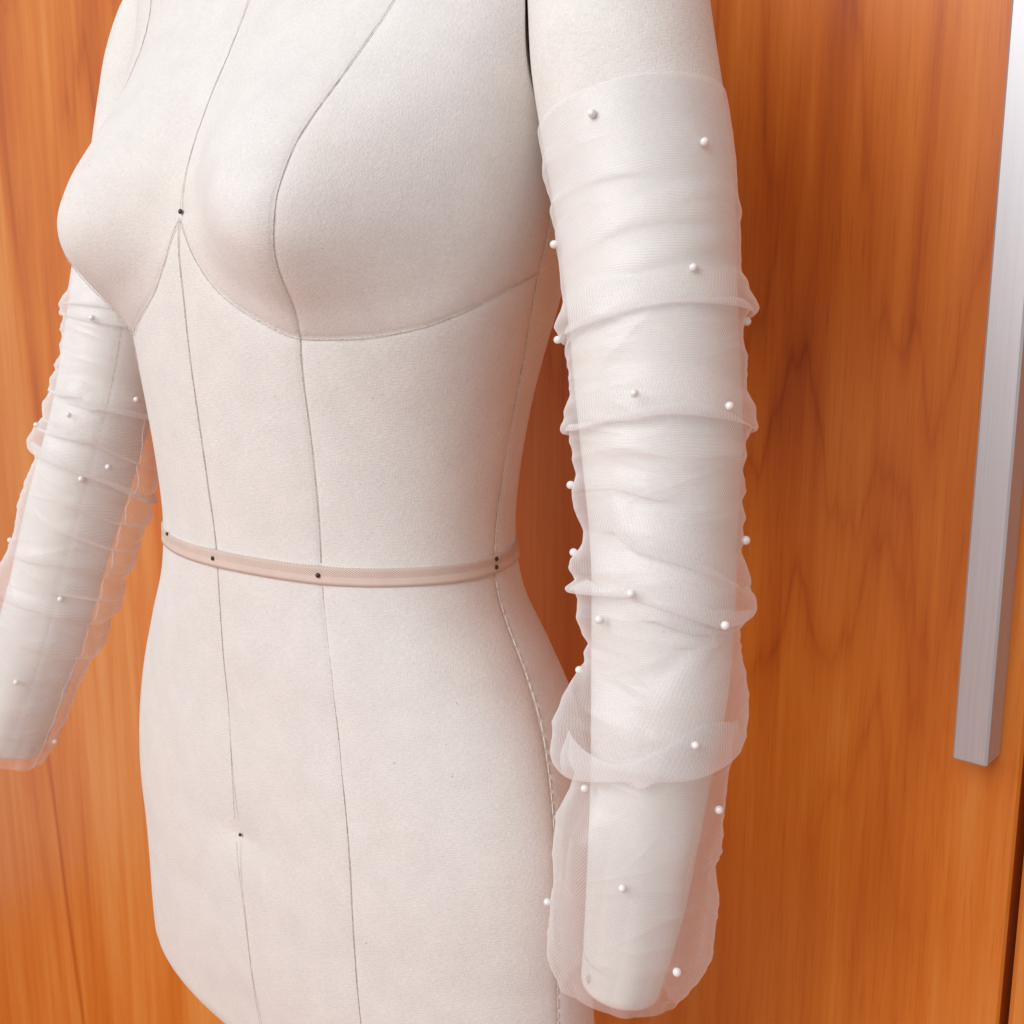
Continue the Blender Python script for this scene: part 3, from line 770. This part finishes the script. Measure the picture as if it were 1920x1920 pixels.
def build_sleeve(name, label, arm, s0, s1, left, right, folds, pearls, seed, nu, nphi, seam_phi):
    u, phi, s, d, P = sleeve_grid(arm, s0, s1, left, right, folds, seed, nu, nphi)
    root = empty(name, tuple(arm.axis(np.array([s1]))[0][0]))
    tag(root, label, 'sleeve', 'sheer sleeves on the dress form arms')
    f = grid_faces(nu, nphi, True)
    uv = np.stack([np.tile(phi * .036, nu), np.repeat(u, nphi)], 1)
    me = mesh_np('tulle', P.reshape(-1, 3), f, TULLE, uv=uv)
    obj('tulle', me, root)
    # narrow gathered seam cord
    j = int(round((R(seam_phi) + np.pi) / (2 * np.pi) * nphi)) % nphi
    V, F = tube(P[::3, j], .00045, 6)
    obj('sleeve_seam', mesh_np('sleeve_seam', V, F, TULLE), root)
    Nn = np.cross(np.roll(P, -1, 1) - np.roll(P, 1, 1), np.gradient(P, axis=0))
    rs = random.Random(seed)
    for (ps, pd) in pearls:
        jj = int(round((R(pd) + np.pi) / (2 * np.pi) * nphi)) % nphi
        cand = np.where(np.abs(s[:, jj] - ps) < .0012)[0]
        if not len(cand): cand = np.array([np.abs(s[:, jj] - ps).argmin()])
        i = cand[d[cand, jj].argmax()]
        A, t, e1, e2 = arm.axis(np.array([s[i, jj]]))
        n = math.sin(phi[jj]) * e1[0] + math.cos(phi[jj]) * e2[0]
        q = P[i, jj] + n * .0010
        b = obj('pearl', PEARL_ME, root); b.matrix_parent_inverse.identity()
        b.location = Vector(q) - root.location
        k = rs.uniform(.92, 1.08); b.scale = (k, k, k)
        b.rotation_euler = (rs.uniform(0, 3), rs.uniform(0, 3), rs.uniform(0, 3))
    return root

# drilled bead
a = np.linspace(-1.42, 1.42, 15); rp = .00175
prof = [(.0, -rp * .8), (rp * .1, -rp * .97)] + [(rp * math.cos(q), rp * math.sin(q)) for q in a] + [(rp * .1, rp * .97), (.0, rp * .8)]
V, F = lathe(prof, 20)
PEARL_ME = mesh_np('pearl', V, F, PEARL)

NPEARL = [(.1628, -31), (.1814, 31.2), (.2061, -86), (.2266, 17.6), (.2445, 84), (.2475, -84), (.2741, -21.7), (.2805, 35), (.3064, -86), (.333, 70), (.3346, -84), (.3508, -27.8), (.3633, -56), (.3630, 33), (.3859, -84), (.4061, 16.7), (.4345, -66), (.437, 62), (.469, -20.7), (.4909, -86), (.5062, 42)]
FPEARL = [(.2558, -6.4), (.2969, 48.3), (.3155, -13), (.3310, -62), (.34, 37.8), (.3530, 16.6), (.4127, -84), (.4319, 27.2), (.496, 5.2), (.5400, 76)]
build_sleeve('sheer_sleeve', 'sheer white pearl-dotted tulle sleeve on the arm nearest the door handle', NEAR, .1532, .5295, NL, NR, NFOLD, NPEARL, 11, 900, 240, -150)
build_sleeve('sheer_sleeve', 'sheer white pearl-dotted tulle sleeve on the arm away from the door handle', FAR, .150, .5620, FL, FR, FFOLD, FPEARL, 23, 760, 200, 64)
